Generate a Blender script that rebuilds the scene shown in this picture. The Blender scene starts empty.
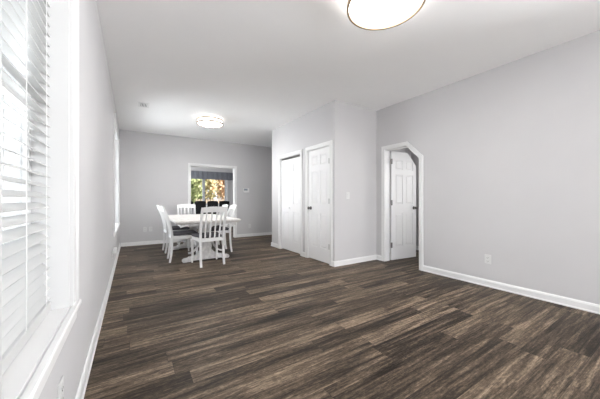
import bpy, bmesh, math, random
from mathutils import Vector, Matrix, noise

random.seed(4)
S = bpy.context.scene
COL = S.collection
R = math.radians

# ------------------------------------------------------------------ camera
cam_d = bpy.data.cameras.new('camera')
cam_d.sensor_width = 36.0
cam_d.lens = 36.0 * 263.1 / 600.0
cam_d.clip_start = 0.02
cam = bpy.data.objects.new('camera', cam_d)
COL.objects.link(cam)
cam.location = (0, 0, 1.10)
cam.rotation_euler = (R(90), 0, -0.56798)
S.camera = cam

# ------------------------------------------------------------------ world, lights, exposure
W = bpy.data.worlds.new('sky')
S.world = W
W.use_nodes = True
wn = W.node_tree.nodes
wl = W.node_tree.links
wn.clear()
wo = wn.new('ShaderNodeOutputWorld')
wb = wn.new('ShaderNodeBackground')
wtc = wn.new('ShaderNodeTexCoord')
wsep = wn.new('ShaderNodeSeparateXYZ')
wr = wn.new('ShaderNodeValToRGB')
wr.color_ramp.elements[0].position = 0.0
wr.color_ramp.elements[0].color = (0.93, 0.95, 0.97, 1)
wr.color_ramp.elements[1].position = 0.7
wr.color_ramp.elements[1].color = (0.80, 0.88, 1.0, 1)
wl.new(wtc.outputs['Generated'], wsep.inputs[0])
wl.new(wsep.outputs['Z'], wr.inputs[0])
wl.new(wr.outputs[0], wb.inputs[0])
wb.inputs[1].default_value = 0.65
wl.new(wb.outputs[0], wo.inputs[0])

def area_light(name, loc, rot, sx, sy, power, col=(1, 1, 1)):
    d = bpy.data.lights.new(name, 'AREA')
    d.shape = 'RECTANGLE'
    d.size = sx
    d.size_y = sy
    d.energy = power
    d.color = col
    o = bpy.data.objects.new(name, d)
    o.location = loc
    o.rotation_euler = rot
    COL.objects.link(o)
    return o

# sun from behind the house: lights the garden and the added bounce slab outside the back doors
sd = bpy.data.lights.new('sun', 'SUN')
sd.energy = 4.5
sd.angle = R(1.0)
sd.color = (1.0, 0.96, 0.90)
so = bpy.data.objects.new('sun', sd)
so.rotation_euler = Vector((-0.10, 0.62, -0.78)).to_track_quat('-Z', 'Y').to_euler()
COL.objects.link(so)
# unseen fill lamp added outside the back opening, behind the camera
area_light('fill_back', (1.9, -5.5, 1.30), (R(90), 0, 0), 3.4, 2.2, 48, (0.95, 0.975, 1.0))
# second added lamp, aimed up through that opening to brighten the ceiling
area_light('fill_back_up', (1.9, -6.6, 0.03), (R(125), 0, 0), 4.0, 1.6, 60, (0.98, 0.985, 1.0))
# far left window daylight, then fill lamps added to lift ceiling and walls
area_light('daylight_left_far', (-2.3, 6.5, 1.4), (0, R(-90), R(-2)), 2.4, 2.2, 96, (0.95, 0.975, 1.0))
area_light('fill_left_far_up', (-2.0, 5.7, 0.15), (0, R(-125), 0), 1.4, 2.6, 3, (0.98, 0.985, 1.0))
area_light('fill_left_rear', (-0.62, -1.4, 1.5), (0, R(-90), 0), 1.7, 2.2, 5, (0.95, 0.975, 1.0))
lo = area_light('fill_left_rear_up', (-1.05, -1.7, 0.25), (0, 0, 0), 1.2, 2.2, 22, (0.98, 0.985, 1.0))
lo.rotation_euler = Vector((0.55, 0.45, 0.70)).to_track_quat('-Z', 'Y').to_euler()
# unseen right side lamps added to lift the left wall and ceiling
area_light('fill_right_rear', (4.3, -1.8, 1.5), (0, R(90), 0), 1.7, 2.4, 24, (0.95, 0.975, 1.0))
lo = area_light('fill_right_rear_up', (6.0, -2.6, 0.20), (0, 0, 0), 1.8, 3.0, 330, (0.98, 0.985, 1.0))
lo.rotation_euler = Vector((-0.60, 0.40, 0.70)).to_track_quat('-Z', 'Y').to_euler()
# added lamp brightening the far room through an opening made for it
area_light('fill_far_room', (-0.62, 9.1, 1.5), (0, R(-90), 0), 1.5, 2.0, 32, (0.97, 0.99, 1.0))
# fill lamp added to brighten the open door in the small side room
area_light('fill_side_room', (5.55, 1.9, 1.45), (0, R(90), R(-20)), 1.0, 0.8, 9, (1.0, 0.99, 0.97))
LAMP = 62.0            # bulbs behind the middle of the diffuser; its rim glows softly
LAMP_EDGE = 3.0
LAMP_DINING = 84.0
LAMP_SIDE = 3.0
LAMP_DINING_SIDE = 1.2

S.view_settings.view_transform = 'Standard'
S.view_settings.look = 'None'
S.view_settings.gamma = 1.0
S.view_settings.use_curve_mapping = False
S.view_settings.exposure = 1.27
S.cycles.max_bounces = 16
S.cycles.diffuse_bounces = 10
S.cycles.transparent_max_bounces = 16
S.cycles.use_denoising = True
S.cycles.sample_clamp_indirect = 6.0

# ------------------------------------------------------------------ materials
def mat(name, col, rough=0.5, metal=0.0, var=0.03, vscale=3.0, bump=0.0, bscale=200.0, emit=None, estr=0.0, spec=0.5):
    m = bpy.data.materials.new(name)
    m.use_nodes = True
    n = m.node_tree.nodes
    l = m.node_tree.links
    b = n['Principled BSDF']
    b.inputs['Roughness'].default_value = rough
    b.inputs['Metallic'].default_value = metal
    b.inputs['Specular IOR Level'].default_value = spec
    tc = n.new('ShaderNodeTexCoord')
    nz = n.new('ShaderNodeTexNoise')
    nz.inputs['Scale'].default_value = vscale
    nz.inputs['Detail'].default_value = 3
    l.new(tc.outputs['Object'], nz.inputs['Vector'])
    rp = n.new('ShaderNodeValToRGB')
    rp.color_ramp.elements[0].position = 0.3
    rp.color_ramp.elements[1].position = 0.7
    rp.color_ramp.elements[0].color = tuple(c * (1 - var) for c in col) + (1,)
    rp.color_ramp.elements[1].color = tuple(min(1, c * (1 + var)) for c in col) + (1,)
    l.new(nz.outputs['Fac'], rp.inputs[0])
    l.new(rp.outputs[0], b.inputs['Base Color'])
    if bump > 0:
        nb = n.new('ShaderNodeTexNoise')
        nb.inputs['Scale'].default_value = bscale
        l.new(tc.outputs['Object'], nb.inputs['Vector'])
        bp = n.new('ShaderNodeBump')
        bp.inputs['Strength'].default_value = bump
        bp.inputs['Distance'].default_value = 0.002
        l.new(nb.outputs['Fac'], bp.inputs['Height'])
        l.new(bp.outputs[0], b.inputs['Normal'])
    if emit:
        b.inputs['Emission Color'].default_value = tuple(emit) + (1,)
        b.inputs['Emission Strength'].default_value = estr
    return m

M = {}
M['wall'] = mat('wall_paint', (0.61, 0.602, 0.61), 0.75, var=0.008, bump=0.06, bscale=350, spec=0.25)
M['ceiling'] = mat('ceiling_paint', (0.95, 0.95, 0.95), 0.9, var=0.006, bump=0.08, bscale=250, spec=0.2)
M['trim'] = mat('trim_white', (0.80, 0.80, 0.80), 0.38, var=0.006)
M['door'] = mat('door_white', (0.84, 0.84, 0.845), 0.42, var=0.006)
M['vinyl'] = mat('window_vinyl', (0.85, 0.85, 0.85), 0.35, var=0.01)
M['slat'] = mat('blind_slat', (0.70, 0.70, 0.695), 0.42, var=0.01)
def translucent(m, fac, col):
    # thin vinyl lets some daylight through
    n = m.node_tree.nodes
    l = m.node_tree.links
    tr = n.new('ShaderNodeBsdfTranslucent')
    tr.inputs[0].default_value = col
    mx = n.new('ShaderNodeMixShader')
    mx.inputs[0].default_value = fac
    l.new(n['Principled BSDF'].outputs[0], mx.inputs[1])
    l.new(tr.outputs[0], mx.inputs[2])
    l.new(mx.outputs[0], n['Material Output'].inputs[0])
translucent(M['slat'], 0.3, (0.9, 0.9, 0.89, 1))
M['window_trim'] = mat('window_trim_white', (0.66, 0.66, 0.66), 0.4, var=0.006)
M['cord'] = mat('blind_cord', (0.88, 0.88, 0.87), 0.8)
M['plastic'] = mat('white_plastic', (0.71, 0.71, 0.705), 0.35, var=0.01)
M['slot'] = mat('dark_slot', (0.04, 0.04, 0.04), 0.6)
M['nickel'] = mat('dark_nickel', (0.16, 0.155, 0.15), 0.32, metal=0.9, var=0.05)
M['hinge'] = mat('hinge_metal', (0.22, 0.215, 0.21), 0.4, metal=0.8, var=0.05)
M['brass'] = mat('satin_brass', (0.36, 0.27, 0.18), 0.4, metal=0.85, var=0.04)
M['diffuser'] = mat('lamp_diffuser', (0.95, 0.93, 0.9), 0.5, emit=(1.0, 0.985, 0.965), estr=LAMP)
M['diffuser_dining'] = mat('dining_lamp_diffuser', (0.95, 0.93, 0.9), 0.5, emit=(1.0, 0.985, 0.965), estr=LAMP_DINING)
def hot_centre(m, rad, centre, edge):
    # brightest under the bulbs in the middle of the diffuser
    n = m.node_tree.nodes
    l = m.node_tree.links
    tc = n.new('ShaderNodeTexCoord')
    mp = n.new('ShaderNodeMapping')
    mp.inputs['Scale'].default_value = (1 / rad, 1 / rad, 0)
    ln = n.new('ShaderNodeVectorMath')
    ln.operation = 'LENGTH'
    l.new(tc.outputs['Object'], mp.inputs['Vector'])
    l.new(mp.outputs[0], ln.inputs[0])
    mr = n.new('ShaderNodeMapRange')
    mr.interpolation_type = 'SMOOTHSTEP'
    mr.inputs['From Min'].default_value = 0.0
    mr.inputs['From Max'].default_value = 0.9
    mr.inputs['To Min'].default_value = centre
    mr.inputs['To Max'].default_value = edge
    l.new(ln.outputs['Value'], mr.inputs['Value'])
    l.new(mr.outputs[0], n['Principled BSDF'].inputs['Emission Strength'])
hot_centre(M['diffuser'], 0.29, LAMP, LAMP_EDGE)
hot_centre(M['diffuser_dining'], 0.25, LAMP_DINING, LAMP_EDGE)
M['shade'] = mat('lamp_shade_side', (0.95, 0.93, 0.9), 0.5, emit=(1.0, 0.985, 0.965), estr=LAMP_SIDE)
M['shade_dining'] = mat('dining_lamp_shade_side', (0.95, 0.93, 0.9), 0.5, emit=(1.0, 0.985, 0.965), estr=LAMP_DINING_SIDE)
M['chair'] = mat('white_lacquer', (0.80, 0.80, 0.80), 0.35, var=0.015)
M['seat'] = mat('charcoal_fabric', (0.085, 0.08, 0.09), 0.9, var=0.18, vscale=30, bump=0.3, bscale=500)
M['black'] = mat('black_leather', (0.008, 0.008, 0.009), 0.6, var=0.1, vscale=8, spec=0.3)
M['valance'] = mat('slate_blue_fabric', (0.175, 0.185, 0.21), 0.9, var=0.08, vscale=14, bump=0.2)
M['vent'] = mat('vent_metal', (0.84, 0.84, 0.84), 0.5)
M['screen'] = mat('grey_screen', (0.33, 0.37, 0.42), 0.25)
M['bark'] = mat('tree_bark', (0.16, 0.12, 0.09), 0.9, var=0.3, vscale=20)
M['grass'] = mat('lawn', (0.10, 0.13, 0.05), 0.95, var=0.3, vscale=2)
M['fence'] = mat('weathered_fence', (0.40, 0.31, 0.24), 0.85, var=0.2, vscale=9)
def leafmat(name, a, b_):
    m = mat(name, a, 0.7, var=0.1, vscale=1.2)
    rp = [n for n in m.node_tree.nodes if n.type == 'VALTORGB'][0]
    rp.color_ramp.elements[0].color = a + (1,)
    rp.color_ramp.elements[1].color = b_ + (1,)
    return m
M['leaf_green'] = leafmat('green_leaves', (0.17, 0.22, 0.07), (0.50, 0.52, 0.28))
M['leaf_orange'] = leafmat('orange_leaves', (0.50, 0.28, 0.14), (0.74, 0.52, 0.34))
M['leaf_yellow'] = leafmat('yellow_leaves', (0.36, 0.31, 0.14), (0.66, 0.56, 0.33))

# whitewashed table wood
def wood_mat(name, c0, c1, axis_scale):
    m = bpy.data.materials.new(name)
    m.use_nodes = True
    n = m.node_tree.nodes
    l = m.node_tree.links
    b = n['Principled BSDF']
    b.inputs['Roughness'].default_value = 0.45
    tc = n.new('ShaderNodeTexCoord')
    mp = n.new('ShaderNodeMapping')
    mp.inputs['Scale'].default_value = axis_scale
    nz = n.new('ShaderNodeTexNoise')
    nz.inputs['Scale'].default_value = 3
    nz.inputs['Detail'].default_value = 6
    rp = n.new('ShaderNodeValToRGB')
    rp.color_ramp.elements[0].position = 0.32
    rp.color_ramp.elements[1].position = 0.68
    rp.color_ramp.elements[0].color = c0 + (1,)
    rp.color_ramp.elements[1].color = c1 + (1,)
    l.new(tc.outputs['Object'], mp.inputs['Vector'])
    l.new(mp.outputs[0], nz.inputs['Vector'])
    l.new(nz.outputs['Fac'], rp.inputs[0])
    l.new(rp.outputs[0], b.inputs['Base Color'])
    return m
M['tabletop'] = wood_mat('whitewashed_wood', (0.64, 0.61, 0.585), (0.77, 0.75, 0.73), (14, 1.2, 14))
M['tablebase'] = wood_mat('distressed_white_wood', (0.56, 0.55, 0.55), (0.80, 0.79, 0.78), (6, 6, 4))

# glass: thin pane, mostly clear with a little reflection
def glass_mat():
    m = bpy.data.materials.new('window_glass')
    m.use_nodes = True
    n = m.node_tree.nodes
    l = m.node_tree.links
    n.remove(n['Principled BSDF'])
    out = n['Material Output']
    tr = n.new('ShaderNodeBsdfTransparent')
    tr.inputs[0].default_value = (0.97, 0.98, 0.98, 1)
    gl = n.new('ShaderNodeBsdfGlossy')
    gl.inputs['Roughness'].default_value = 0.02
    lw_ = n.new('ShaderNodeLayerWeight')
    lw_.inputs['Blend'].default_value = 0.5
    fr = n.new('ShaderNodeMath')
    fr.operation = 'POWER'
    fr.inputs[1].default_value = 6.0
    l.new(lw_.outputs['Facing'], fr.inputs[0])
    mx = n.new('ShaderNodeMixShader')
    l.new(fr.outputs[0], mx.inputs[0])
    l.new(tr.outputs[0], mx.inputs[1])
    l.new(gl.outputs[0], mx.inputs[2])
    l.new(mx.outputs[0], out.inputs[0])
    return m
M['glass'] = glass_mat()

# vinyl plank floor: boards run along X
def floor_mat():
    m = bpy.data.materials.new('plank_floor')
    m.use_nodes = True
    n = m.node_tree.nodes
    l = m.node_tree.links
    b = n['Principled BSDF']
    tc = n.new('ShaderNodeTexCoord')
    sp = n.new('ShaderNodeSeparateXYZ')
    l.new(tc.outputs['Object'], sp.inputs[0])
    def math_(op, a, b2=None, c=None):
        q = n.new('ShaderNodeMath')
        q.operation = op
        for i, v in enumerate((a, b2, c)):
            if v is None:
                continue
            if isinstance(v, (int, float)):
                q.inputs[i].default_value = v
            else:
                l.new(v, q.inputs[i])
        return q.outputs[0]
    PW, PL = 0.152, 1.22
    yy = math_('DIVIDE', sp.outputs['Y'], PW)
    row = math_('FLOOR', yy)
    fy = math_('SUBTRACT', yy, row)
    wn1 = n.new('ShaderNodeTexWhiteNoise')
    wn1.noise_dimensions = '1D'
    l.new(row, wn1.inputs['W'])
    xx = math_('ADD', math_('DIVIDE', sp.outputs['X'], PL), math_('MULTIPLY', wn1.outputs['Value'], 7.3))
    colm = math_('FLOOR', xx)
    fx = math_('SUBTRACT', xx, colm)
    cid = n.new('ShaderNodeCombineXYZ')
    l.new(row, cid.inputs[0])
    l.new(colm, cid.inputs[1])
    wn2 = n.new('ShaderNodeTexWhiteNoise')
    wn2.noise_dimensions = '2D'
    l.new(cid.outputs[0], wn2.inputs['Vector'])
    # grain, stretched along the board and shifted board by board
    gv = n.new('ShaderNodeCombineXYZ')
    l.new(math_('ADD', math_('MULTIPLY', sp.outputs['X'], 1.15), math_('MULTIPLY', wn2.outputs['Value'], 40.0)), gv.inputs[0])
    l.new(math_('MULTIPLY', sp.outputs['Y'], 19.0), gv.inputs[1])
    l.new(math_('MULTIPLY', wn2.outputs['Value'], 19.0), gv.inputs[2])
    g1 = n.new('ShaderNodeTexNoise')
    g1.inputs['Scale'].default_value = 1.3
    g1.inputs['Detail'].default_value = 8
    g1.inputs['Roughness'].default_value = 0.76
    g1.inputs['Distortion'].default_value = 0.25
    l.new(gv.outputs[0], g1.inputs['Vector'])
    # fine weathering flecks
    gv2 = n.new('ShaderNodeCombineXYZ')
    l.new(math_('MULTIPLY', sp.outputs['X'], 12.0), gv2.inputs[0])
    l.new(math_('MULTIPLY', sp.outputs['Y'], 34.0), gv2.inputs[1])
    g2 = n.new('ShaderNodeTexNoise')
    g2.inputs['Scale'].default_value = 2.2
    g2.inputs['Detail'].default_value = 5
    g2.inputs['Roughness'].default_value = 0.8
    l.new(gv2.outputs[0], g2.inputs['Vector'])
    v = math_('ADD', math_('MULTIPLY', math_('SUBTRACT', g1.outputs['Fac'], 0.5), 1.75), math_('MULTIPLY', math_('SUBTRACT', wn2.outputs['Value'], 0.5), 0.26))
    v = math_('ADD', v, math_('MULTIPLY', math_('SUBTRACT', g2.outputs['Fac'], 0.5), 0.85))
    v = math_('ADD', v, 0.50)
    rp = n.new('ShaderNodeValToRGB')
    cr = rp.color_ramp
    cr.elements[0].position = 0.22
    cr.elements[0].color = (0.012, 0.0085, 0.006, 1)
    cr.elements[1].position = 0.86
    cr.elements[1].color = (0.35, 0.265, 0.19, 1)
    e = cr.elements.new(0.40)
    e.color = (0.044, 0.032, 0.0225, 1)
    e = cr.elements.new(0.59)
    e.color = (0.118, 0.087, 0.060, 1)
    l.new(v, rp.inputs[0])
    # seams
    ey = math_('MINIMUM', fy, math_('SUBTRACT', 1.0, fy))
    ex = math_('MINIMUM', fx, math_('SUBTRACT', 1.0, fx))
    sy = math_('LESS_THAN', ey, 0.010)
    sx = math_('LESS_THAN', ex, 0.0014)
    seam = math_('MAXIMUM', sy, sx)
    mx = n.new('ShaderNodeMix')
    mx.data_type = 'RGBA'
    l.new(math_('MULTIPLY', seam, 0.65), mx.inputs['Factor'])
    l.new(rp.outputs[0], mx.inputs['A'])
    mx.inputs['B'].default_value = (0.012, 0.010, 0.009, 1)
    l.new(mx.outputs['Result'], b.inputs['Base Color'])
    l.new(math_('ADD', 0.36, math_('MULTIPLY', g2.outputs['Fac'], 0.22)), b.inputs['Roughness'])
    b.inputs['Specular IOR Level'].default_value = 0.15
    bp = n.new('ShaderNodeBump')
    bp.inputs['Strength'].default_value = 0.25
    bp.inputs['Distance'].default_value = 0.002
    l.new(math_('SUBTRACT', v, math_('MULTIPLY', seam, 0.6)), bp.inputs['Height'])
    l.new(bp.outputs[0], b.inputs['Normal'])
    return m
M['floor'] = floor_mat()

# ------------------------------------------------------------------ mesh helpers
class MB:
    def __init__(self):
        self.bm = bmesh.new()

    def poly(self, verts, faces):
        vs = [self.bm.verts.new(v) for v in verts]
        for f in faces:
            try:
                self.bm.faces.new([vs[i] for i in f])
            except ValueError:
                pass
        return vs

    def box(self, x0, x1, y0, y1, z0, z1):
        if x1 < x0: x0, x1 = x1, x0
        if y1 < y0: y0, y1 = y1, y0
        if z1 < z0: z0, z1 = z1, z0
        v = [(x, y, z) for z in (z0, z1) for y in (y0, y1) for x in (x0, x1)]
        self.poly(v, [(0, 2, 3, 1), (4, 5, 7, 6), (0, 1, 5, 4), (2, 6, 7, 3), (0, 4, 6, 2), (1, 3, 7, 5)])
        return self

    def frustum(self, x0, x1, z0, z1, y0, y1, ins):
        # raised field: base rectangle in the xz plane at y0, top inset by ins at y1
        v = [(x0, y0, z0), (x1, y0, z0), (x1, y0, z1), (x0, y0, z1),
             (x0 + ins, y1, z0 + ins), (x1 - ins, y1, z0 + ins), (x1 - ins, y1, z1 - ins), (x0 + ins, y1, z1 - ins)]
        self.poly(v, [(0, 1, 2, 3), (7, 6, 5, 4), (0, 4, 5, 1), (1, 5, 6, 2), (2, 6, 7, 3), (3, 7, 4, 0)])
        return self

    def prism(self, pts, axis, a, b):
        # closed outline pts (u, v) extruded along axis from a to b
        def P(u, v, w):
            return {'x': (w, u, v), 'y': (u, w, v), 'z': (u, v, w)}[axis]
        k = len(pts)
        vs = [P(u, v, a) for u, v in pts] + [P(u, v, b) for u, v in pts]
        f = [tuple(range(k))[::-1], tuple(range(k, 2 * k))]
        for i in range(k):
            j = (i + 1) % k
            f.append((i, j, j + k, i + k))
        self.poly(vs, f)
        return self

    def sweep(self, path, sizes, side=(1, 0, 0)):
        # rectangular section swept along path; sizes = [(width along side, thickness)]
        rings = []
        side = Vector(side)
        n = len(path)
        for i, p in enumerate(path):
            p = Vector(p)
            a = Vector(path[max(0, i - 1)])
            c = Vector(path[min(n - 1, i + 1)])
            t = (c - a).normalized()
            nn = side.cross(t).normalized()
            w, d = sizes[i] if isinstance(sizes, list) else sizes
            rings.append([self.bm.verts.new(p + side * (sx * w / 2) + nn * (sy * d / 2))
                          for sx, sy in ((-1, -1), (1, -1), (1, 1), (-1, 1))])
        for r0, r1 in zip(rings, rings[1:]):
            for k in range(4):
                self.bm.faces.new((r0[k], r0[(k + 1) % 4], r1[(k + 1) % 4], r1[k]))
        self.bm.faces.new(rings[0][::-1])
        self.bm.faces.new(rings[-1])
        return self

    def lathe(self, prof, seg=32, axis='z', origin=(0, 0, 0)):
        o = Vector(origin)
        rings = []
        def P(r, a, h):
            u, v = r * math.cos(a), r * math.sin(a)
            return o + Vector({'z': (u, v, h), 'y': (u, h, v), 'x': (h, u, v)}[axis])
        for r, h in prof:
            if r < 1e-6:
                rings.append([self.bm.verts.new(P(0, 0, h))])
            else:
                rings.append([self.bm.verts.new(P(r, 2 * math.pi * i / seg, h)) for i in range(seg)])
        for r0, r1 in zip(rings, rings[1:]):
            for i in range(seg):
                j = (i + 1) % seg
                q = [r0[i % len(r0)], r0[j % len(r0)], r1[j % len(r1)], r1[i % len(r1)]]
                u = []
                for v in q:
                    if v not in u:
                        u.append(v)
                if len(u) > 2:
                    self.bm.faces.new(u)
        if len(rings[0]) > 1:
            self.bm.faces.new(rings[0])
        if len(rings[-1]) > 1:
            self.bm.faces.new(rings[-1])
        return self

    def build(self, name, m, parent=None, bevel=0.0, smooth=False, seg=2, subsurf=0):
        bmesh.ops.recalc_face_normals(self.bm, faces=self.bm.faces)
        me = bpy.data.meshes.new(name)
        self.bm.to_mesh(me)
        self.bm.free()
        me.materials.append(m)
        if smooth:
            for p in me.polygons:
                p.use_smooth = True
        o = bpy.data.objects.new(name, me)
        COL.objects.link(o)
        if parent:
            o.parent = parent
        if bevel > 0:
            q = o.modifiers.new('bevel', 'BEVEL')
            q.width = bevel
            q.segments = seg
            q.limit_method = 'ANGLE'
            q.angle_limit = R(40)
        if subsurf:
            q = o.modifiers.new('subsurf', 'SUBSURF')
            q.levels = subsurf
            q.render_levels = subsurf
        return o

def struct(o, label=None, cat=None):
    o['kind'] = 'structure'
    if label:
        o['label'] = label
    if cat:
        o['category'] = cat
    return o

def tag(o, label, cat, group=None, kind=None):
    o['label'] = label
    o['category'] = cat
    if group: o['group'] = group
    if kind: o['kind'] = kind
    return o

def empty(name, loc=(0, 0, 0), rz=0.0):
    o = bpy.data.objects.new(name, None)
    o.location = loc
    o.rotation_euler = (0, 0, rz)
    o.empty_display_size = 0.1
    COL.objects.link(o)
    return o

def copy_tree(o, parent=None):
    c = o.copy()
    COL.objects.link(c)
    c.parent = parent
    for ch in list(o.children):
        copy_tree(ch, c)
    return c

# ------------------------------------------------------------------ dimensions
XL, XR = -0.245, 3.79          # left and right wall faces
YB, YF = -5.0, 7.42            # back and far wall faces
H = 2.73
XC, YP, YC = 2.795, 3.327, 5.62  # closet block: door face, front face, far end
WT = 0.12
YK = 10.5                      # far room's window wall
BH = 0.088                     # baseboard height
E_ = 0.0

# ------------------------------------------------------------------ floor, ceiling
m = MB(); m.box(-0.6, 6.6, YB - 0.3, YK + 0.16, -0.08, 0.0)
struct(m.build('floor', M['floor']), 'dark brown wood plank floor running through the rooms', 'floor')
m = MB(); m.box(-0.6, 6.6, YB - 0.3, YK + 0.16, H, H + 0.1)
struct(m.build('ceiling', M['ceiling']), 'smooth white ceiling over the whole room', 'ceiling')

# ------------------------------------------------------------------ walls
W0 = (-2.9, -0.1, 0.60, 2.35)      # unseen left opening added behind the camera to let fill light in
W1 = (0.79, 1.60, 0.60, 2.35)      # near left window opening: y0 y1 z0 z1
W2 = (5.10, 6.70, 0.60, 2.35)      # far left window opening
XW = XL - 0.17
SW = (8.1, 10.1, 0.7, 2.2)         # unseen opening added in the far room for its fill lamp
m = MB()
def wall_x(m, xa, xb, y0, y1, holes):
    # wall in the yz plane with rectangular holes (y0,y1,z0,z1), sorted by y
    y = y0
    for (a, b, c, d) in holes:
        m.box(xa, xb, y, a, 0, H)
        if c > 0: m.box(xa, xb, a, b, 0, c)
        m.box(xa, xb, a, b, d, H)
        y = b
    m.box(xa, xb, y, y1, 0, H)
def wall_y(m, ya, yb, x0, x1, holes):
    x = x0
    for (a, b, c, d) in holes:
        m.box(x, a, ya, yb, 0, H)
        if c > 0: m.box(a, b, ya, yb, 0, c)
        m.box(a, b, ya, yb, d, H)
        x = b
    m.box(x, x1, ya, yb, 0, H)
wall_x(m, XW, XL, YB - WT, YK + 0.15, [W0, W1, W2, SW])
struct(m.build('wall_left', M['wall']), 'light grey wall with the blind covered windows', 'wall')

# right wall with the clipped-corner doorway
DY0, DY1, DZ = 2.46, 3.135, 1.985     # opening
CLIP = 0.235
m = MB()
m.box(XR, XR + WT, YB - WT, -3.2, 0, H)
m.box(XR, XR + WT, -0.3, DY0, 0, H)
m.box(XR, XR + WT, -3.2, -0.3, 0, 0.60)  # leaves an unseen gap above, added for the right side fill lamps
m.box(XR, XR + WT, -3.2, -0.3, 2.35, H)
m.box(XR, XR + WT, DY1, YP + 0.0, 0, H)
m.box(XR, XR + WT, DY0, DY1, DZ, H)
m.prism([(DY0, DZ), (DY0, DZ - CLIP), (DY0 + CLIP, DZ)], 'x', XR, XR + WT)
struct(m.build('wall_right', M['wall']), 'plain light grey wall at the right with a clipped corner doorway', 'wall')

# far wall with the cased opening
OX0, OX1, OZ = 1.30, 2.50, 2.00
m = MB()
wall_y(m, YF, YF + WT, XL, 6.3, [(OX0, OX1, 0, OZ)])
struct(m.build('wall_far', M['wall']), 'light grey wall behind the dining table with a cased opening', 'wall')

# back wall (behind the camera) with a wide opening added to admit fill light
m = MB()
wall_y(m, YB - WT, YB, XL, XR + WT, [(0.15, 3.65, 0.03, 2.45)])
struct(m.build('wall_back', M['wall']), 'light grey back wall with a wide opening added for fill light', 'wall')

# closet block: door face with two openings, front face, far end
C1 = (3.44, 4.105, 0.0, 2.02)      # hinged door
C2 = (4.345, 5.20, 0.0, 2.015)     # bifold
m = MB()
wall_x(m, XC, XC + 0.11, YP, YC, [C1, C2])
struct(m.build('wall_closet', M['wall']), 'light grey closet wall holding a hinged door and a folding door', 'wall')
m = MB()
m.box(XC + 0.11, XR + WT, YP, YP + 0.11, 0, H)
struct(m.build('wall_closet_front', M['wall']), 'short light grey wall with a light switch, beside the doorway', 'wall')
m = MB()
m.box(XC + 0.11, 6.3, YC - 0.11, YC, 0, H)
struct(m.build('wall_closet_end', M['wall']), 'light grey wall at the far end of the closet block', 'wall')
# closet inside back and divider
m = MB()
m.box(XC + 0.80, XC + 0.88, YP + 0.11, YC - 0.11, 0, H)
m.box(XC + 0.11, XC + 0.80, 4.18, 4.26, 0, H)
struct(m.build('wall_closet_inside', M['wall']), 'inner walls of the two closets behind their doors', 'wall')
# small room behind the open door, hall end, far room shell
m = MB()
wall_x(m, 5.25, 5.35, 1.1, YC - 0.11, [(1.5, 2.3, 0.9, 2.0)])  # opening added to pass the side room fill lamp
m.box(XR + WT, 5.25, 1.1, 1.2, 0, H)
m.box(XC + 0.88, 5.25, 3.62, 3.72, 0, H)
struct(m.build('wall_side_room', M['wall']), 'grey walls of the small room behind the open door', 'wall')
m = MB()
m.box(6.2, 6.3, YC, YF, 0, H)
struct(m.build('wall_hall_end', M['wall']), 'grey wall closing the hall behind the closets', 'wall')
KW = (1.45, 3.20, 0.90, 1.98)      # far room window
m = MB()
wall_y(m, YK, YK + 0.15, XL, 4.6, [KW])
m.box(4.6, 4.7, YF + WT, YK + 0.15, 0, H)
struct(m.build('wall_far_room', M['wall']), 'pale grey wall of the far room around its garden window', 'wall')

# ------------------------------------------------------------------ baseboards
def base_run(m, p0, p1, nrm):
    # baseboard from p0 to p1 on the floor, wall normal nrm (towards the room)
    p0 = Vector((p0[0], p0[1], 0)); p1 = Vector((p1[0], p1[1], 0))
    nv = Vector((nrm[0], nrm[1], 0))
    prof = [(0, 0.0005), (0.020, 0.0005), (0.020, 0.010), (0.014, 0.018), (0.014, 0.066), (0.009, 0.080), (0.004, BH), (0, BH)]
    k = len(prof)
    vs = []
    for p in (p0, p1):
        for u, h in prof:
            vs.append(p + nv * u + Vector((0, 0, h)))
    f = [tuple(range(k)), tuple(range(k, 2 * k))]
    for i in range(k):
        j = (i + 1) % k
        f.append((i, j, j + k, i + k))
    m.poly(vs, f)
CW = 0.062     # casing width of the doors
m = MB(); base_run(m, (XL, YB), (XL, YF), (1, 0))
struct(m.build('baseboard_left', M['trim']))
m = MB(); base_run(m, (XL + 0.02, YF), (OX0 - CW, YF), (0, -1)); base_run(m, (OX1 + CW, YF), (6.2, YF), (0, -1))
struct(m.build('baseboard_far', M['trim']))
m = MB(); base_run(m, (XR, YB), (XR, DY0 - CW), (-1, 0)); base_run(m, (XR, DY1 + CW), (XR, YP - 0.02), (-1, 0))
struct(m.build('baseboard_right', M['trim']))
m = MB()
base_run(m, (XC - 0.02, YP), (XR, YP), (0, -1))
base_run(m, (XC, YP), (XC, C1[0] - CW), (-1, 0))
base_run(m, (XC, C1[1] + CW), (XC, C2[0] - CW), (-1, 0))
base_run(m, (XC, C2[1] + CW), (XC, YC + 0.02), (-1, 0))
base_run(m, (XC, YC), (6.2, YC), (0, 1))
struct(m.build('baseboard_closet', M['trim']))
m = MB(); base_run(m, (5.25, 1.2), (5.25, 3.62), (-1, 0)); base_run(m, (5.25, 3.62), (XR + WT, 3.62), (0, -1))
struct(m.build('baseboard_side_room', M['trim']))
m = MB(); base_run(m, (XL, YK), (4.6, YK), (0, -1)); base_run(m, (4.6, YF + WT), (4.6, YK - 0.02), (-1, 0))
struct(m.build('baseboard_far_room', M['trim']))

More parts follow.
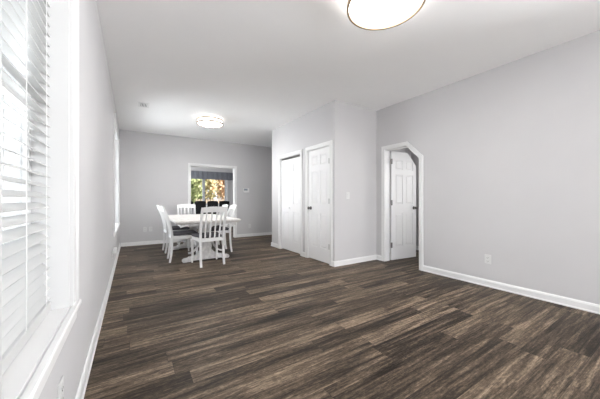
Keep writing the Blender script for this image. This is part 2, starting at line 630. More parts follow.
# ------------------------------------------------------------------ door casings (trim)
def casing_x(x, nx, y0, y1, z1, depth, name):
    # casing on a wall in the yz plane, with jamb lining through the wall
    m = MB()
    t = 0.017
    for (a, b) in ((y0 - CW, y0 + 0.004), (y1 - 0.004, y1 + CW)):
        m.box(x, x + nx * t, a, b, 0, z1 + CW)
        mid = (a + b) / 2
        o = -1 if a < y0 - 0.01 else 1
        m.box(x, x + nx * (t + 0.006), mid + o * 0.012, mid + o * 0.030, 0, z1 + CW)
    m.box(x, x + nx * t, y0 + 0.004, y1 - 0.004, z1 - 0.004, z1 + CW)
    m.box(x, x + nx * (t + 0.006), y0 - 0.025, y1 + 0.025, z1 + 0.032, z1 + 0.050)
    # jamb lining
    m.box(x, x - nx * depth, y0 - 0.001, y0 + 0.012, 0, z1)
    m.box(x, x - nx * depth, y1 - 0.012, y1 + 0.001, 0, z1)
    m.box(x, x - nx * depth, y0 + 0.012, y1 - 0.012, z1 - 0.012, z1)
    return struct(m.build(name, M['trim']))
casing_x(XC, -1, C1[0], C1[1], C1[3], 0.11, 'trim_1')
casing_x(XC, -1, C2[0], C2[1], C2[3], 0.11, 'trim_2')
# cased opening in the far wall
m = MB()
t = 0.017
for (a, b) in ((OX0 - CW, OX0), (OX1, OX1 + CW)):
    m.box(a, b, YF - t, YF, 0, OZ + CW)
m.box(OX0, OX1, YF - t, YF, OZ, OZ + CW)
m.box(OX0, OX0 + 0.012, YF, YF + WT, 0, OZ)
m.box(OX1 - 0.012, OX1, YF, YF + WT, 0, OZ)
m.box(OX0 + 0.012, OX1 - 0.012, YF, YF + WT, OZ - 0.012, OZ)
struct(m.build('trim_3', M['trim'], bevel=0.003))
# clipped doorway in the right wall
m = MB()
def ring_outline(o):
    # door opening outline offset outwards by o, from near foot round the clipped corner to far foot
    k = math.tan(R(22.5)) * o
    return [(DY0 - o, 0), (DY0 - o, DZ - CLIP + k), (DY0 + CLIP - k, DZ + o), (DY1 + o, DZ + o), (DY1 + o, 0)]
def clip_frame(m, o_in, o_out, xa, xb):
    a, b = ring_outline(o_in), ring_outline(o_out)
    for i in range(4):
        q = [a[i], a[i + 1], b[i + 1], b[i]]
        m.prism(q, 'x', xa, xb)
clip_frame(m, -0.004, CW, XR - 0.017, XR)
clip_frame(m, 0.030, 0.050, XR - 0.023, XR)
clip_frame(m, -0.012, 0.001, XR, XR + WT)
struct(m.build('trim_4', M['trim']))

# ------------------------------------------------------------------ doors
def panel_leaf(m, w, h, t, cols, rows, stile, clip=0.0):
    # framed leaf from x=0..w, z=0..h, y centred; cols/rows list panel fields
    rec = 0.010
    m.box(0, w, -t / 2 + rec, t / 2 - rec, 0, h)
    xs = sorted({0.0, w} | {c for col in cols for c in col})
    # stiles
    edges = [0.0]
    for c in cols: edges += [c[0], c[1]]
    edges.append(w)
    for i in range(0, len(edges), 2):
        m.box(edges[i], edges[i + 1], -t / 2, t / 2, 0, h)
    zs = [0.0]
    for r in rows: zs += [r[0], r[1]]
    zs.append(h)
    for c in cols:
        for i in range(0, len(zs), 2):
            m.box(c[0], c[1], -t / 2, t / 2, zs[i], zs[i + 1])
        for r in rows:
            for s in (-1, 1):
                m.frustum(c[0] + 0.012, c[1] - 0.012, r[0] + 0.012, r[1] - 0.012, s * (t / 2 - rec - 0.001), s * (t / 2 - 0.001), 0.022)
    if clip > 0:
        bm = m.bm
        nv = Vector((1, 0, 1)).normalized()
        p = Vector((w, 0, h - clip))
        bmesh.ops.bisect_plane(bm, geom=bm.verts[:] + bm.edges[:] + bm.faces[:], plane_co=p, plane_no=nv, clear_outer=True)
        be = [e for e in bm.edges if e.is_boundary]
        bmesh.ops.holes_fill(bm, edges=be, sides=0)
ROWS6 = [(0.235, 0.84), (1.00, 1.60), (1.70, 1.885)]
def knob(parent, x, z, t, name='knob'):
    m = MB()
    for s in (-1, 1):
        m.lathe([(0.0, s * t / 2), (0.031, s * t / 2), (0.031, s * (t / 2 + 0.006)), (0.012, s * (t / 2 + 0.010)), (0.011, s * (t / 2 + 0.032)),
                 (0.022, s * (t / 2 + 0.040)), (0.028, s * (t / 2 + 0.052)), (0.022, s * (t / 2 + 0.064)), (0.0, s * (t / 2 + 0.067))], 20, 'y', (x, 0, z))
    o = m.build(name, M['nickel'], parent, smooth=True)
    o['label'] = 'dark metal knob'
    return o
def hinges(parent, zs, x, y):
    for z in zs:
        m = MB()
        m.lathe([(0.0, z - 0.048), (0.007, z - 0.048), (0.007, z + 0.048), (0.0, z + 0.048)], 12, 'z', (x, y, 0))
        m.box(x - 0.016, x + 0.022, y - 0.003 , y + 0.003, z - 0.045, z + 0.045)
        o = m.build('hinge', M['hinge'], parent)
        o['label'] = 'dark metal hinge'

# hinged closet door, shut; hinges on the near side
dw = C1[1] - C1[0] - 0.024 - 0.006
d1 = empty('door_1', (XC + 0.030, C1[0] + 0.015, 0.012), R(90))
struct(d1, 'shut white six panel closet door with a dark knob', 'door')
m = MB()
st = 0.095; mid = 0.085
cw = (dw - 2 * st - mid) / 2
panel_leaf(m, dw, C1[3] - 0.030, 0.035, [(st, st + cw), (st + cw + mid, dw - st)], ROWS6, st)
m.build('door_leaf', M['door'], d1)
knob(d1, dw - 0.065, 0.93, 0.035)
hinges(d1, (0.29, 1.06, 1.74), 0.004, 0.026)

# bifold closet door: two leaves
d2 = empty('door_2', (XC + 0.040, C2[0] + 0.014, 0.018), R(90))
struct(d2, 'shut white bifold closet door of two panelled leaves', 'door')
lw = (C2[1] - C2[0] - 0.028) / 2
for k in range(2):
    m = MB()
    panel_leaf(m, lw - 0.004, C2[3] - 0.075, 0.03, [(0.085, lw - 0.089)], [(0.20, 0.83), (0.98, 1.56), (1.66, 1.83)], 0.08)
    o = m.build('door_leaf', M['door'], d2)
    o.location = (k * lw, 0, 0)
m = MB()
m.lathe([(0.0, 0.015), (0.008, 0.015), (0.008, 0.026), (0.016, 0.034), (0.014, 0.042), (0.0, 0.044)], 16, 'y', (lw + 0.045, 0, 0.90))
m.build('knob', M['door'], d2, smooth=True)
m = MB(); m.box(0.0, 2 * lw, -0.014, 0.014, C2[3] - 0.060, C2[3] - 0.034)
m.build('track', M['hinge'], d2)['label'] = 'dark metal folding track'

# open door with the clipped top corner
dw3 = DY1 - DY0 - 0.03
d3 = empty('door_3', (XR + WT + 0.012, DY1 - 0.012 - 0.012, 0.012), R(-5.0))
struct(d3, 'open white six panel door with a clipped top corner', 'door')
m = MB()
cw = (dw3 - 2 * st - mid) / 2
panel_leaf(m, dw3, DZ - 0.03, 0.035, [(st, st + cw), (st + cw + mid, dw3 - st)], [(0.235, 0.84), (1.00, 1.54), (1.63, 1.80)], st, clip=CLIP)
m.build('door_leaf', M['door'], d3)
knob(d3, dw3 - 0.065, 0.93, 0.035)
hinges(d3, (0.27, 1.03, 1.77), -0.006, -0.024)

# ------------------------------------------------------------------ windows on the left wall
def left_window(name, w, label, lites):
    y0, y1, z0, z1 = w
    root = struct(empty(name, (XL, (y0 + y1) / 2, z0)), label, 'window')
    ox, oy, oz = root.location
    def loc(o):
        o.location = (-ox, -oy, -oz)
        return o
    cw = 0.095
    m = MB()
    for (a, b, o) in ((y0 - cw, y0, -1), (y1, y1 + cw, 1)):
        i = b if o < 0 else a
        prof = [(0, 0.0), (0.015, 0.0), (0.019, 0.005), (0.019, 0.018), (0.012, 0.024), (0.015, 0.066), (0.024, 0.074), (0.024, 0.092), (0.021, cw), (0, cw)]
        m.prism([(XL + u, i + o * v) for u, v in prof], 'z', z0 + 0.0045, z1 + cw)
    m.box(XL, XL + 0.016, y0 + 0.0005, y1 - 0.0005, z1, z1 + cw - 0.001)
    loc(m.build('casing', M['window_trim'], root))
    # jamb lining
    m = MB()
    m.box(XW, XL, y0 - 0.0005, y0 + 0.012, z0, z1)
    m.box(XW, XL, y1 - 0.012, y1 + 0.0005, z0, z1)
    m.box(XW, XL, y0 + 0.012, y1 - 0.012, z1 - 0.012, z1)
    loc(m.build('jamb', M['window_trim'], root))
    # stool and apron
    m = MB()
    m.box(XW, XL + 0.001, y0 + 0.0005, y1 - 0.0005, z0 - 0.02, z0 + 0.004)
    m.prism([(XL + 0.001, z0 - 0.02), (XL + 0.028, z0 - 0.02), (XL + 0.032, z0 - 0.015), (XL + 0.032, z0 - 0.003), (XL + 0.027, z0 + 0.004), (XL + 0.010, z0 + 0.004), (XL + 0.007, z0 - 0.004), (XL + 0.004, z0 - 0.004), (XL + 0.001, z0 + 0.004)],
            'y', y0 - cw - 0.004, y1 + cw + 0.004)
    loc(m.build('window_sill', M['trim'], root))
    m = MB()
    m.box(XL, XL + 0.014, y0 - cw, y1 + cw, z0 - 0.085, z0 - 0.02)
    loc(m.build('apron', M['trim'], root, bevel=0.003))
    # frame and sashes
    xa, xb = XW + 0.012, XW + 0.045
    zm = z0 + 0.90
    m = MB()
    n = lites
    span = (y1 - y0 - 0.024) / n
    panes = []
    for k in range(n):
        a = y0 + 0.012 + k * span
        b = a + span
        m.box(xa, xb, a, a + 0.045, z0, z1 - 0.012)
        m.box(xa, xb, b - 0.045, b, z0, z1 - 0.012)
        for (c, d) in ((z0, z0 + 0.06), (zm - 0.025, zm + 0.03), (z1 - 0.07, z1 - 0.012)):
            m.box(xa, xb, a + 0.045, b - 0.045, c, d)
        panes.append((a + 0.045, b - 0.045))
    loc(m.build('sash', M['vinyl'], root))
    for (a, b) in panes:
        m = MB()
        m.box(XW + 0.026, XW + 0.030, a, b, z0 + 0.06, zm - 0.025)
        m.box(XW + 0.026, XW + 0.030, a, b, zm + 0.03, z1 - 0.07)
        loc(m.build('pane', M['glass'], root))
    return root
left_window('window_1', W1, 'tall window behind white blinds beside the camera', 1)
left_window('window_2', W2, 'window near the far left corner', 2)

left_window('window_added_6', W0, 'unseen window added on the left wall to let fill light in', 2)  # fills the unseen opening added for light from the left rear

# ------------------------------------------------------------------ blinds
def blind(w, label, tilt):
    y0, y1, z0, z1 = w
    a, b = y0 + 0.014, y1 - 0.014
    root = empty('window_blind', (XL - 0.085, (a + b) / 2, z1 - 0.013))
    tag(root, label, 'blind')
    ox, oy, oz = root.location
    L = b - a
    m = MB(); m.box(-0.028, 0.028, -L / 2, L / 2, -0.052, -0.0005)
    m.build('headrail', M['slat'], root, bevel=0.003)
    m = MB(); m.box(0.030, 0.038, -L / 2 - 0.004, L / 2 + 0.004, -0.075, -0.0005)
    m.build('valance', M['slat'], root, bevel=0.003)
    zb = (z0 + 0.008) - oz
    m = MB(); m.box(-0.026, 0.026, -L / 2, L / 2, zb, zb + 0.042)
    m.build('bottom_rail', M['slat'], root, bevel=0.004)
    m = MB()
    pitch = 0.0445
    z = zb + 0.066
    while z < -0.085:
        # slightly crowned slat: five point arc, tilted so the room side edge hangs lower
        up, dn = [], []
        for i in range(5):
            u = -0.025 + 0.0125 * i
            v = 0.0022 * (1 - (u / 0.025) ** 2)
            for lst, dz in ((up, 0.0028), (dn, 0.0)):
                x = u * math.cos(tilt) + (v + dz) * math.sin(tilt)
                q = -u * math.sin(tilt) + (v + dz) * math.cos(tilt)
                lst.append((x, z + q))
        m.prism(up + dn[::-1], 'y', -L / 2, L / 2)
        z += pitch
    m.build('slats', M['slat'], root)
    for yy in (-0.19, 0.06, 0.31):
        m = MB()
        m.box(0.0265, 0.028, yy - 0.0025, yy + 0.0025, zb + 0.042, -0.05)
        m.box(-0.028, -0.0265, yy - 0.0025, yy + 0.0025, zb + 0.042, -0.05)
        m.build('ladder_cord', M['cord'], root)
    return root
blind(W1, 'white slatted blind in the big near window beside the camera', R(26))

# ------------------------------------------------------------------ far room window
fw = struct(empty('window_3', ((KW[0] + KW[1]) / 2, YK, KW[2])), 'garden window of the far room seen through the cased opening', 'window')
ox, oy, oz = fw.location
M['sash_grey'] = mat('grey_sash', (0.42, 0.43, 0.44), 0.4)
m = MB()
x0, x1, z0, z1 = KW
xm = 2.33
for (a, b) in ((x0, x0 + 0.05), (xm - 0.045, xm + 0.045), (x1 - 0.05, x1)):
    m.box(a - ox, b - ox, 0.03, 0.09, z0 - oz, z1 - oz)
for (c, d) in ((z0, z0 + 0.05), (z1 - 0.05, z1)):
    m.box(x0 + 0.05 - ox, xm - 0.045 - ox, 0.03, 0.09, c - oz, d - oz)
    m.box(xm + 0.045 - ox, x1 - 0.05 - ox, 0.03, 0.09, c - oz, d - oz)
m.build('window_frame', M['sash_grey'], fw)
for (a, b) in ((x0 + 0.05, xm - 0.045), (xm + 0.045, x1 - 0.05)):
    m = MB(); m.box(a - ox, b - ox, 0.058, 0.062, z0 + 0.05 - oz, z1 - 0.05 - oz)
    m.build('pane', M['glass'], fw)
m = MB()
for (a, b) in ((x0 - 0.06, x0), (x1, x1 + 0.06)):
    m.box(a - ox, b - ox, -0.016, 0, z0 - oz - 0.06, z1 - oz + 0.06)
m.box(x0 - ox, x1 - ox, -0.016, 0, z1 - oz, z1 - oz + 0.06)
m.box(x0 - ox, x1 - ox, -0.016, 0, z0 - oz - 0.06, z0 - oz)
m.build('casing', M['trim'], fw)

# frame in the unseen opening added for the far room fill lamp
m = MB()
a, b, c, d = SW
for (p, q) in ((a, a + 0.05), ((a + b) / 2 - 0.03, (a + b) / 2 + 0.03), (b - 0.05, b)):
    m.box(XW + 0.04, XW + 0.09, p, q, c, d)
m.box(XW + 0.04, XW + 0.09, a, b, c, c + 0.05)
m.box(XW + 0.04, XW + 0.09, a, b, d - 0.05, d)
struct(m.build('window_added_4', M['vinyl']))
# frame in the right wall opening added behind the camera for fill light
m = MB()
for p in (-3.2, -1.78, -0.36):
    m.box(XR + 0.03, XR + 0.09, p, p + 0.06, 0.60, 2.35)
for q in (0.60, 1.45, 2.30):
    for p in (-3.14, -1.72):
        m.box(XR + 0.03, XR + 0.09, p, p + 1.36, q, q + 0.05)
struct(m.build('window_added_7', M['vinyl']))
# frame in the back wall opening added for fill light
m = MB()
for p in (0.15, 1.27, 2.43, 3.57):
    m.box(p, p + 0.08, YB - 0.09, YB - 0.03, 0.03, 2.45)
m.box(0.15, 3.65, YB - 0.09, YB - 0.03, 0.03, 0.11)
m.box(0.15, 3.65, YB - 0.09, YB - 0.03, 2.37, 2.45)
struct(m.build('window_added_5', M['vinyl']))

# valance over the far room window
root = empty('window_valance', (2.45, YK - 0.02, 1.87))
tag(root, 'slate blue fabric valance across the top of the far room window', 'valance')
m = MB()
n = 40
pts_f, pts_b = [], []
for i in range(n + 1):
    x = -1.1 + 2.2 * i / n
    w = 0.006 * math.sin(i * 1.9)
    pts_f.append((x, -0.11 + w))
    pts_b.append((x, -0.095 + w))
m.prism(pts_f + pts_b[::-1], 'z', 0.0, 0.30)
for s in (-1, 1):
    m.box(s * 1.1, s * 1.088, -0.10, 0.0, 0.0, 0.30)
m.build('fabric', M['valance'], root)
m = MB(); m.box(-1.088, 1.088, -0.088, 0.0, 0.275, 0.295)
m.build('board', M['trim'], root)

# ------------------------------------------------------------------ garden outside
m = MB(); m.box(0.6, 16, YK + 0.4, 34, -0.32, -0.25)
struct(m.build('ground_garden', M['grass']), 'lawn outside the far room window', 'lawn')
m = MB(); m.box(-1.5, 6.5, -12, YB - WT - 0.02, -0.2, -0.02)  # unseen slab added to bounce sunlight onto the ceiling
M['concrete'] = mat('pale_concrete', (0.62, 0.60, 0.57), 0.85, var=0.06, vscale=4)
struct(m.build('ground_bounce_slab', M['concrete']), 'unseen pale concrete slab added to bounce light up through the back opening', 'patio')
def tree(loc, h, rad, m_leaf, label, seed, n=2600):
    rnd = random.Random(seed)
    root = empty('garden_tree', loc)
    tag(root, label, 'tree', 'trees outside the far window')
    m = MB()
    m.lathe([(0.13, 0.0), (0.09, h * 0.3), (0.06, h * 0.7), (0.0, h * 0.9)], 10)
    m.build('trunk', M['bark'], root, smooth=True)
    m = MB()
    for i in range(n):
        while True:
            p = Vector((rnd.uniform(-1, 1), rnd.uniform(-1, 1), rnd.uniform(-1, 1)))
            if 0.25 < p.length < 1: break
        k = 0.8 + 0.35 * noise.noise(p * 2.2 + Vector((seed, 0, 0)))
        p = Vector((p.x * rad * k, p.y * rad * k, h * 0.53 + p.z * h * 0.47 * k))
        s = rnd.uniform(0.07, 0.16)
        u = Vector((rnd.gauss(0, 1), rnd.gauss(0, 1), rnd.gauss(0, 1))).normalized()
        v = u.orthogonal().normalized()
        w = u.cross(v)
        m.poly([p - v * s, p - w * s * 0.5, p + v * s, p + w * s * 0.5 + u * s * 0.15], [(0, 1, 2), (0, 2, 3)])
    m.build('crown', m_leaf, root)
    return root
tree((2.7, 16.6, -0.25), 4.3, 1.20, M['leaf_green'], 'leafy green tree behind the left pane of the far window', 1)
tree((4.55, 20.3, -0.25), 4.8, 1.15, M['leaf_yellow'], 'yellowing tree beside the middle bar of the far window', 2)
tree((5.6, 17.2, -0.25), 4.6, 1.45, M['leaf_orange'], 'orange autumn tree behind the right pane of the far window', 3)
tree((3.9, 25.5, -0.25), 6.0, 2.1, M['leaf_orange'], 'larger rust coloured tree standing behind the green and yellow trees', 5, 3200)
tree((8.4, 24.5, -0.25), 6.0, 2.2, M['leaf_yellow'], 'larger yellow tree at the far right beyond the garden fence', 6, 3200)
fr = empty('garden_fence', (4.9, 15.0, -0.25))
tag(fr, 'weathered picket fence below the autumn trees outside', 'fence')
m = MB()
x = -2.0
while x < 2.6:
    m.prism([(x, 0.0), (x + 0.09, 0.0), (x + 0.09, 1.32), (x + 0.045, 1.40), (x, 1.32)], 'y', -0.012, 0.012)
    x += 0.13
m.build('pickets', M['fence'], fr)
m = MB()
m.box(-2.0, 2.6, 0.012, 0.05, 0.3, 0.38); m.box(-2.0, 2.6, 0.012, 0.05, 1.0, 1.08)
m.build('rails', M['fence'], fr)

# ------------------------------------------------------------------ ceiling lamps
def ceiling_lamp(loc, rad, label, dm, sm):
    root = empty('ceiling_light', loc)
    tag(root, label, 'ceiling light', 'flush ceiling lamps with brass rims')
    m = MB(); m.lathe([(0.0, -0.001), (rad * 0.55, -0.001), (rad * 0.55, -0.028), (0.0, -0.028)], 40)
    m.build('canopy', M['trim'], root, smooth=False)
    # upper ring
    m = MB()
    def band(m, r0, r1, z0, z1, seg=64):
        m.lathe([(r0, z0), (r1, z0), (r1, z1), (r0, z1), (r0, z0)], seg)
    for zz, nm, rr in ((-0.040, 'upper_rim', rad * 0.985), (-0.112, 'lower_rim', rad)):
        m = MB()
        prof = [(rr - 0.012, zz - 0.014), (rr + 0.004, zz - 0.014), (rr + 0.004, zz + 0.010), (rr - 0.012, zz + 0.010)]
        seg = 72
        vs = []
        for i in range(seg):
            a = 2 * math.pi * i / seg
            for r_, z_ in prof:
                vs.append((r_ * math.cos(a), r_ * math.sin(a), z_))
        f = []
        for i in range(seg):
            j = (i + 1) % seg
            for k in range(4):
                l_ = (k + 1) % 4
                f.append((i * 4 + k, j * 4 + k, j * 4 + l_, i * 4 + l_))
        m.poly(vs, f)
        m.build(nm, M['brass'], root)
    m = MB()
    m.lathe([(0.0, -0.0285), (rad - 0.022, -0.030), (rad - 0.014, -0.045), (rad - 0.013, -0.108), (0.0, -0.108)], 64)
    m.build('shade', sm, root)['label'] = 'softly glowing side of the shade'
    m = MB()
    m.lathe([(0.0, -0.1085), (rad - 0.012, -0.1085), (rad - 0.016, -0.113), (rad * 0.88, -0.122), (rad * 0.5, -0.131), (0.0, -0.133)], 64)
    m.build('diffuser', dm, root, smooth=True)['label'] = 'glowing white diffuser'
    return root
ceiling_lamp((1.66, 1.37, H), 0.290, 'big flush ceiling lamp with brass rims cut by the top of the photo', M['diffuser'], M['shade'])
ceiling_lamp((1.32, 5.42, H), 0.25, 'flush ceiling lamp with brass rims above the dining table', M['diffuser_dining'], M['shade_dining'])

# ceiling vent
root = empty('ceiling_vent', (0.17, 5.27, H))
tag(root, 'small white ceiling vent with dark slots near the left wall', 'vent')
m = MB()
for (x0, x1, y0, y1) in ((-0.080, -0.046, -0.12, 0.12), (0.046, 0.080, -0.12, 0.12), (-0.046, 0.046, -0.12, -0.085), (-0.046, 0.046, 0.085, 0.12)):
    m.box(x0, x1, y0, y1, -0.008, -0.0005)
m.build('frame', M['vent'], root, bevel=0.002)
m = MB(); m.box(-0.046, 0.046, -0.085, 0.085, -0.003, -0.0008)
m.build('duct', M['slot'], root)
m = MB()
for k in range(4):
    x = -0.036 + k * 0.022
    m.prism([(x - 0.003, -0.0035), (x + 0.008, -0.008), (x + 0.0095, -0.007), (x - 0.0015, -0.0030)], 'y', -0.084, 0.084)
m.build('louvres', M['vent'], root)

# ------------------------------------------------------------------ outlets, switch, thermostat
def outlet(loc, rz, label):
    # local: plate faces -y, wall at y=0
    root = empty('wall_outlet', loc, rz)
    tag(root, label, 'outlet', 'white wall outlets')
    m = MB(); m.box(-0.037, 0.037, -0.006, -0.0005, -0.058, 0.058)
    m.build('plate', M['plastic'], root, bevel=0.003)
    for s in (-1, 1):
        m = MB(); m.box(-0.017, 0.017, -0.0085, -0.006, s * 0.022 - 0.014, s * 0.022 + 0.014)
        o = m.build('socket', M['plastic'], root, bevel=0.002)
        m = MB()
        m.box(-0.009, -0.0065, -0.0092, -0.0085, s * 0.022 - 0.004, s * 0.022 + 0.006)
        m.box(0.0065, 0.009, -0.0092, -0.0085, s * 0.022 - 0.004, s * 0.022 + 0.006)
        m.lathe([(0.0, -0.0092), (0.0028, -0.0092), (0.0028, -0.0085), (0.0, -0.0085)], 10, 'y', (0, 0, s * 0.022 - 0.009))
        m.build('slots', M['slot'], o)
    return root
outlet((XR, 1.524, 0.345), R(-90), 'white outlet low on the plain right wall')
outlet((XL, 1.41, 0.315), R(90), 'white outlet low on the left wall under the near window')
outlet((0.265, YF, 0.375), 0, 'white outlet on the far wall, the left one of a close pair')
outlet((0.385, YF, 0.375), 0, 'white outlet on the far wall, the right one of a close pair')
outlet((2.955, YF, 0.315), 0, 'white outlet low on the far wall under the thermostat')
outlet((XL, 4.67, 0.30), R(90), 'white outlet on the left wall behind the plug-in device')
# plug in device on the left wall
root = empty('plug_in_device', (XL + 0.0092, 4.67, 0.322), R(90))
tag(root, 'small white plug-in device in the outlet low on the left wall', 'plug')
m = MB(); m.box(-0.032, 0.032, -0.050, -0.0005, -0.005, 0.085)
m.build('body', M['plastic'], root, bevel=0.009, seg=3)
m = MB(); m.box(-0.018, 0.018, -0.052, -0.050, 0.050, 0.070)
m.build('lens', M['trim'], root)

root = empty('light_switch', (3.085, YP, 1.165))
tag(root, 'white light switch on the short wall beside the doorway', 'switch')
m = MB(); m.box(-0.037, 0.037, -0.006, -0.0005, -0.058, 0.058)
m.build('plate', M['plastic'], root, bevel=0.003)
m = MB(); m.prism([(-0.006, -0.030), (-0.0075, -0.030), (-0.012, 0.030), (-0.006, 0.030)], 'x', -0.016, 0.016)
m.build('rocker', M['plastic'], root)

root = empty('thermostat', (2.84, YF, 1.37))
tag(root, 'white thermostat with a grey screen on the far wall', 'thermostat')
m = MB(); m.box(-0.092, 0.092, -0.030, -0.0005, -0.064, 0.064)
m.build('body', M['trim'], root, bevel=0.007)
m = MB(); m.box(-0.070, 0.035, -0.0315, -0.030, -0.008, 0.048)
m.build('screen', M['screen'], root)
m = MB(); m.box(0.052, 0.074, -0.034, -0.030, -0.025, 0.04)
m.build('button', M['trim'], root)

# ------------------------------------------------------------------ dining table
TX0, TX1, TY0, TY1, TZ = 0.59, 1.68, 4.60, 6.72, 0.745
tb = empty('dining_table', ((TX0 + TX1) / 2, (TY0 + TY1) / 2, 0))
tag(tb, 'whitewashed wooden trestle dining table in the far half of the room', 'table')
hx, hy = (TX1 - TX0) / 2, (TY1 - TY0) / 2
def rounded(hx, hy, r, n=7):
    pts = []
    for cx, cy, a0 in ((hx - r, hy - r, 0), (-hx + r, hy - r, 90), (-hx + r, -hy + r, 180), (hx - r, -hy + r, 270)):
        for i in range(n):
            a = R(a0 + 90 * i / (n - 1))
            pts.append((cx + r * math.cos(a), cy + r * math.sin(a)))
    return pts
m = MB()
lay = [(0.030, TZ - 0.052), (0.020, TZ - 0.044), (0.006, TZ - 0.034), (0.0, TZ - 0.024), (0.0, TZ - 0.008), (0.006, TZ)]
rings = [[m.bm.verts.new((x, y, z)) for x, y in rounded(hx - ins, hy - ins, 0.07)] for ins, z in lay]
k = len(rings[0])
for r0, r1 in zip(rings, rings[1:]):
    for i in range(k):
        m.bm.faces.new((r0[i], r0[(i + 1) % k], r1[(i + 1) % k], r1[i]))
m.bm.faces.new(rings[0][::-1]); m.bm.faces.new(rings[-1])
m.build('tabletop', M['tabletop'], tb)
# scalloped aprons
def scallop(L, z1, dz):
    pts = [(-L / 2, z1), (-L / 2, z1 - dz)]
    n = 24
    for i in range(1, n):
        u = i / n
        e = min(u, 1 - u)
        d = dz * (1.0 - 0.45 * (1 if e > 0.16 else math.sin(e / 0.16 * math.pi / 2)))
        pts.append((-L / 2 + L * u, z1 - d))
    pts += [(L / 2, z1 - dz), (L / 2, z1)]
    return pts
for s in (-1, 1):
    m = MB(); m.prism(scallop(2 * hx - 0.16, TZ - 0.052, 0.058), 'y', s * (hy - 0.09) - 0.011, s * (hy - 0.09) + 0.011)
    m.build('apron', M['tablebase'], tb)
    m = MB(); m.prism(scallop(2 * hy - 0.206, TZ - 0.052, 0.058), 'x', s * (hx - 0.09) - 0.011, s * (hx - 0.09) + 0.011)
    m.build('apron', M['tablebase'], tb)
# trestle ends
for s in (-1, 1):
    yc = s * 0.69
    m = MB()
    foot = [(-0.42, 0.0), (-0.30, 0.0), (-0.27, 0.018), (0.27, 0.018), (0.30, 0.0), (0.42, 0.0), (0.435, 0.02), (0.43, 0.05), (0.405, 0.065),
            (0.335, 0.072), (0.325, 0.088), (0.29, 0.094), (0.20, 0.105), (0.165, 0.135), (-0.165, 0.135), (-0.20, 0.105), (-0.29, 0.094), (-0.325, 0.088),
            (-0.335, 0.072), (-0.405, 0.065), (-0.43, 0.05), (-0.435, 0.02)]
    m.prism([(0.95 * u + 0.01, v) for u, v in foot], 'y', yc - 0.040, yc + 0.040)
    m.build('foot', M['tablebase'], tb, bevel=0.006)
    m = MB()
    post = [(-0.13, 0.135), (0.13, 0.135), (0.125, 0.165), (0.085, 0.20), (0.075, 0.26), (0.10, 0.34), (0.105, 0.40), (0.075, 0.50), (0.07, 0.56), (0.10, 0.60), (0.13, 0.615),
            (-0.13, 0.615), (-0.10, 0.60), (-0.07, 0.56), (-0.075, 0.50), (-0.105, 0.40), (-0.10, 0.34), (-0.075, 0.26), (-0.085, 0.20), (-0.125, 0.165)]
    m.prism(post, 'y', yc - 0.042, yc + 0.042)
    m.build('pedestal', M['tablebase'], tb, bevel=0.006)
    m = MB()
    m.prism([(-0.40, TZ - 0.053), (-0.40, 0.665), (-0.30, 0.632), (-0.15, 0.615), (0.15, 0.615), (0.30, 0.632), (0.40, 0.665), (0.40, TZ - 0.053)], 'y', yc - 0.045, yc + 0.045)
    m.build('bearer', M['tablebase'], tb, bevel=0.005)
    for q in (-1, 1):
        m = MB()
        pth = []
        for i in range(11):
            a = R(90 * i / 10)
            pth.append((q * (0.10 + 0.20 * (1 - math.cos(a))), yc, 0.15 + 0.0 + 0.33 * (1 - math.sin(a)) * 0.9))
        m.sweep(pth, (0.05, 0.028), side=(0, 1, 0))
        m.build('brace', M['tablebase'], tb)
m = MB()
m.box(-0.05, 0.05, -0.69 + 0.042, 0.69 - 0.042, 0.17, 0.24)
m.build('stretcher', M['tablebase'], tb, bevel=0.006)

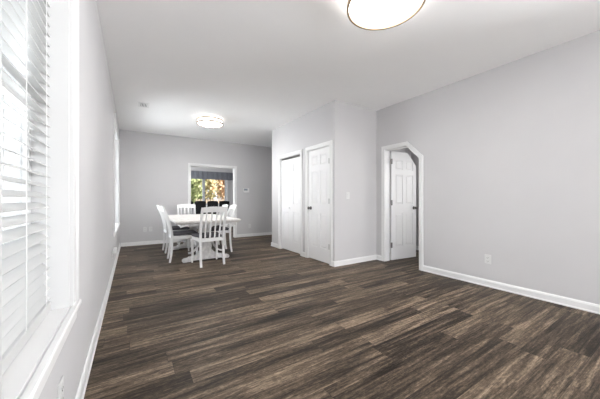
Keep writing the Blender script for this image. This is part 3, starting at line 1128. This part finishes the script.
# ------------------------------------------------------------------ dining chairs
GRP = 'white slat back dining chairs round the table'
def make_chair():
    root = empty('dining_chair')
    # local frame: chair faces +y, rear at -y
    sw, rw = 0.215, 0.190        # half spacing of front and rear legs (centres)
    fy, ry = 0.205, -0.205
    for s in (-1, 1):
        m = MB()
        pth, sz = [], []
        for z, y, w in ((0.0, ry - 0.030, 0.030), (0.12, ry - 0.010, 0.034), (0.28, ry + 0.004, 0.038), (0.44, ry + 0.006, 0.040), (0.52, ry, 0.040),
                        (0.65, ry - 0.022, 0.038), (0.78, ry - 0.058, 0.035), (0.89, ry - 0.100, 0.032), (0.968, ry - 0.133, 0.028)):
            pth.append((s * (rw + 0.012 * max(0, z - 0.45)), y, z))
            sz.append((0.034, w))
        m.sweep(pth, sz)
        m.build('leg', M['chair'], root, bevel=0.004)
        m = MB()
        m.sweep([(s * sw, fy + 0.004, 0.0), (s * sw, fy, 0.14), (s * (sw - 0.002), fy, 0.42)], [(0.026, 0.026), (0.032, 0.032), (0.042, 0.042)])
        m.build('leg', M['chair'], root, bevel=0.004)
    # seat frame rails
    m = MB()
    z0, z1 = 0.405, 0.460
    m.box(-sw + 0.02, sw - 0.02, fy - 0.012, fy + 0.012, z0, z1)
    m.box(-rw + 0.017, rw - 0.017, ry - 0.008, ry + 0.016, z0, z1)
    for s in (-1, 1):
        m.poly([(s * (rw - 0.010), ry + 0.016, z0), (s * (rw + 0.012), ry + 0.016, z0), (s * (sw + 0.012), fy - 0.02, z0), (s * (sw - 0.010), fy - 0.02, z0),
                (s * (rw - 0.010), ry + 0.016, z1), (s * (rw + 0.012), ry + 0.016, z1), (s * (sw + 0.012), fy - 0.02, z1), (s * (sw - 0.010), fy - 0.02, z1)],
               [(3, 2, 1, 0), (4, 5, 6, 7), (0, 1, 5, 4), (1, 2, 6, 5), (2, 3, 7, 6), (3, 0, 4, 7)])
    m.build('seat_frame', M['chair'], root, bevel=0.003)
    # upholstered seat
    m = MB()
    lay = [(0.012, 0.461), (0.0, 0.470), (0.0, 0.492), (0.012, 0.506), (0.05, 0.514)]
    rings = []
    for ins, z in lay:
        rings.append([m.bm.verts.new(p) for p in ((-(rw - 0.018) + ins, ry + 0.024 + ins, z), (rw - 0.018 - ins, ry + 0.024 + ins, z),
                                                    (sw + 0.016 - ins, fy + 0.02 - ins, z), (-(sw + 0.016) + ins, fy + 0.02 - ins, z))])
    for r0, r1 in zip(rings, rings[1:]):
        for i in range(4):
            m.bm.faces.new((r0[i], r0[(i + 1) % 4], r1[(i + 1) % 4], r1[i]))
    m.bm.faces.new(rings[0][::-1]); m.bm.faces.new(rings[-1])
    m.build('seat_cushion', M['seat'], root, bevel=0.012, seg=3)['label'] = 'charcoal seat cushion'
    # crest rail: gently bowed backwards, raised middle
    m = MB()
    n = 14
    def back_y(z):
        t_ = max(0.0, min(1.0, (z - 0.46) / 0.508))
        return ry - 0.135 * t_ ** 1.45
    prev = None
    for i in range(n + 1):
        u = -1 + 2 * i / n
        x = u * (rw + 0.024)
        bow = -0.022 * (1 - u * u)
        zt = 0.968 + 0.018 * (1 - u * u)
        zl = 0.888 + 0.006 * (1 - u * u)
        ring = [m.bm.verts.new((x, back_y(zl) + bow - 0.010, zl)), m.bm.verts.new((x, back_y(zl) + bow + 0.010, zl)),
                m.bm.verts.new((x, back_y(zt) + bow + 0.009, zt)), m.bm.verts.new((x, back_y(zt) + bow - 0.009, zt))]
        if prev:
            for k in range(4):
                m.bm.faces.new((prev[k], prev[(k + 1) % 4], ring[(k + 1) % 4], ring[k]))
        else:
            m.bm.faces.new(ring)
        prev = ring
    m.bm.faces.new(prev[::-1])
    m.build('crest_rail', M['chair'], root, bevel=0.003)
    for i in range(4):
        u = (-1.5 + i) * 0.078
        m = MB()
        pth = []
        for z in (0.455, 0.55, 0.65, 0.75, 0.83, 0.895):
            q = (z - 0.455) / 0.440
            pth.append((u * (1 + 0.06 * q), back_y(z) - 0.018 * q * (1 - (u / 0.2) ** 2) + 0.004, z))
        m.sweep(pth, (0.024, 0.012))
        m.build('back_slat', M['chair'], root, bevel=0.002)
    return root
ch0 = make_chair()
CH = [  # x, y, rotation (0 faces +y), label
    (1.112, 4.685, R(4), 'white dining chair at the near end of the table, seen from behind'),
    (0.790, 5.255, R(-91), 'white dining chair on the left side, the one nearer the near end'),
    (0.802, 6.215, R(-88), 'white dining chair on the left side, mostly hidden by the nearer one'),
    (1.137, 6.780, R(178), 'white dining chair at the far end of the table, facing the camera'),
    (1.530, 5.620, R(90), 'white dining chair on the right side, its back furthest right in the opening'),
    (1.540, 6.265, R(88), 'white dining chair on the right side, just left of the rightmost chair back'),
]
for i, (x, y, a, lb) in enumerate(CH):
    o = ch0 if i == 0 else copy_tree(ch0)
    o.location = (x, y, 0)
    o.rotation_euler = (0, 0, a)
    tag(o, lb, 'chair', GRP)

# ------------------------------------------------------------------ black chairs in the far room
def make_black_chair():
    root = empty('upholstered_chair')
    # faces +y
    for sx in (-1, 1):
        for sy in (-1, 1):
            m = MB()
            m.sweep([(sx * 0.145, sy * 0.17, 0.0), (sx * 0.15, sy * 0.175, 0.42)], [(0.03, 0.03), (0.042, 0.042)])
            m.build('leg', M['black'], root)
    m = MB(); m.box(-0.175, 0.175, -0.20, 0.20, 0.42, 0.50)
    m.build('seat', M['black'], root, bevel=0.018, seg=3)
    m = MB()
    pts = [(-0.17, 0.50), (0.17, 0.50), (0.178, 0.80), (0.178, 1.035), (0.10, 1.05), (0.0, 1.055), (-0.10, 1.05), (-0.178, 1.035), (-0.178, 0.80)]
    m.prism(pts, 'y', -0.205, -0.135)
    m.build('backrest', M['black'], root, bevel=0.015, seg=3)
    return root
bc = make_black_chair()
BL = ['black upholstered chair behind the opening, leftmost of the row and half hidden by the frame',
      'black upholstered chair behind the opening, second from the left in the row',
      'black upholstered chair behind the opening, third from the left in the row',
      'black upholstered chair behind the opening, rightmost of the row']
for i, x in enumerate((1.53, 1.94, 2.35, 2.75)):
    o = bc if i == 0 else copy_tree(bc)
    o.location = (x, 9.45, 0)
    tag(o, BL[i], 'chair', 'black chairs in the far room')
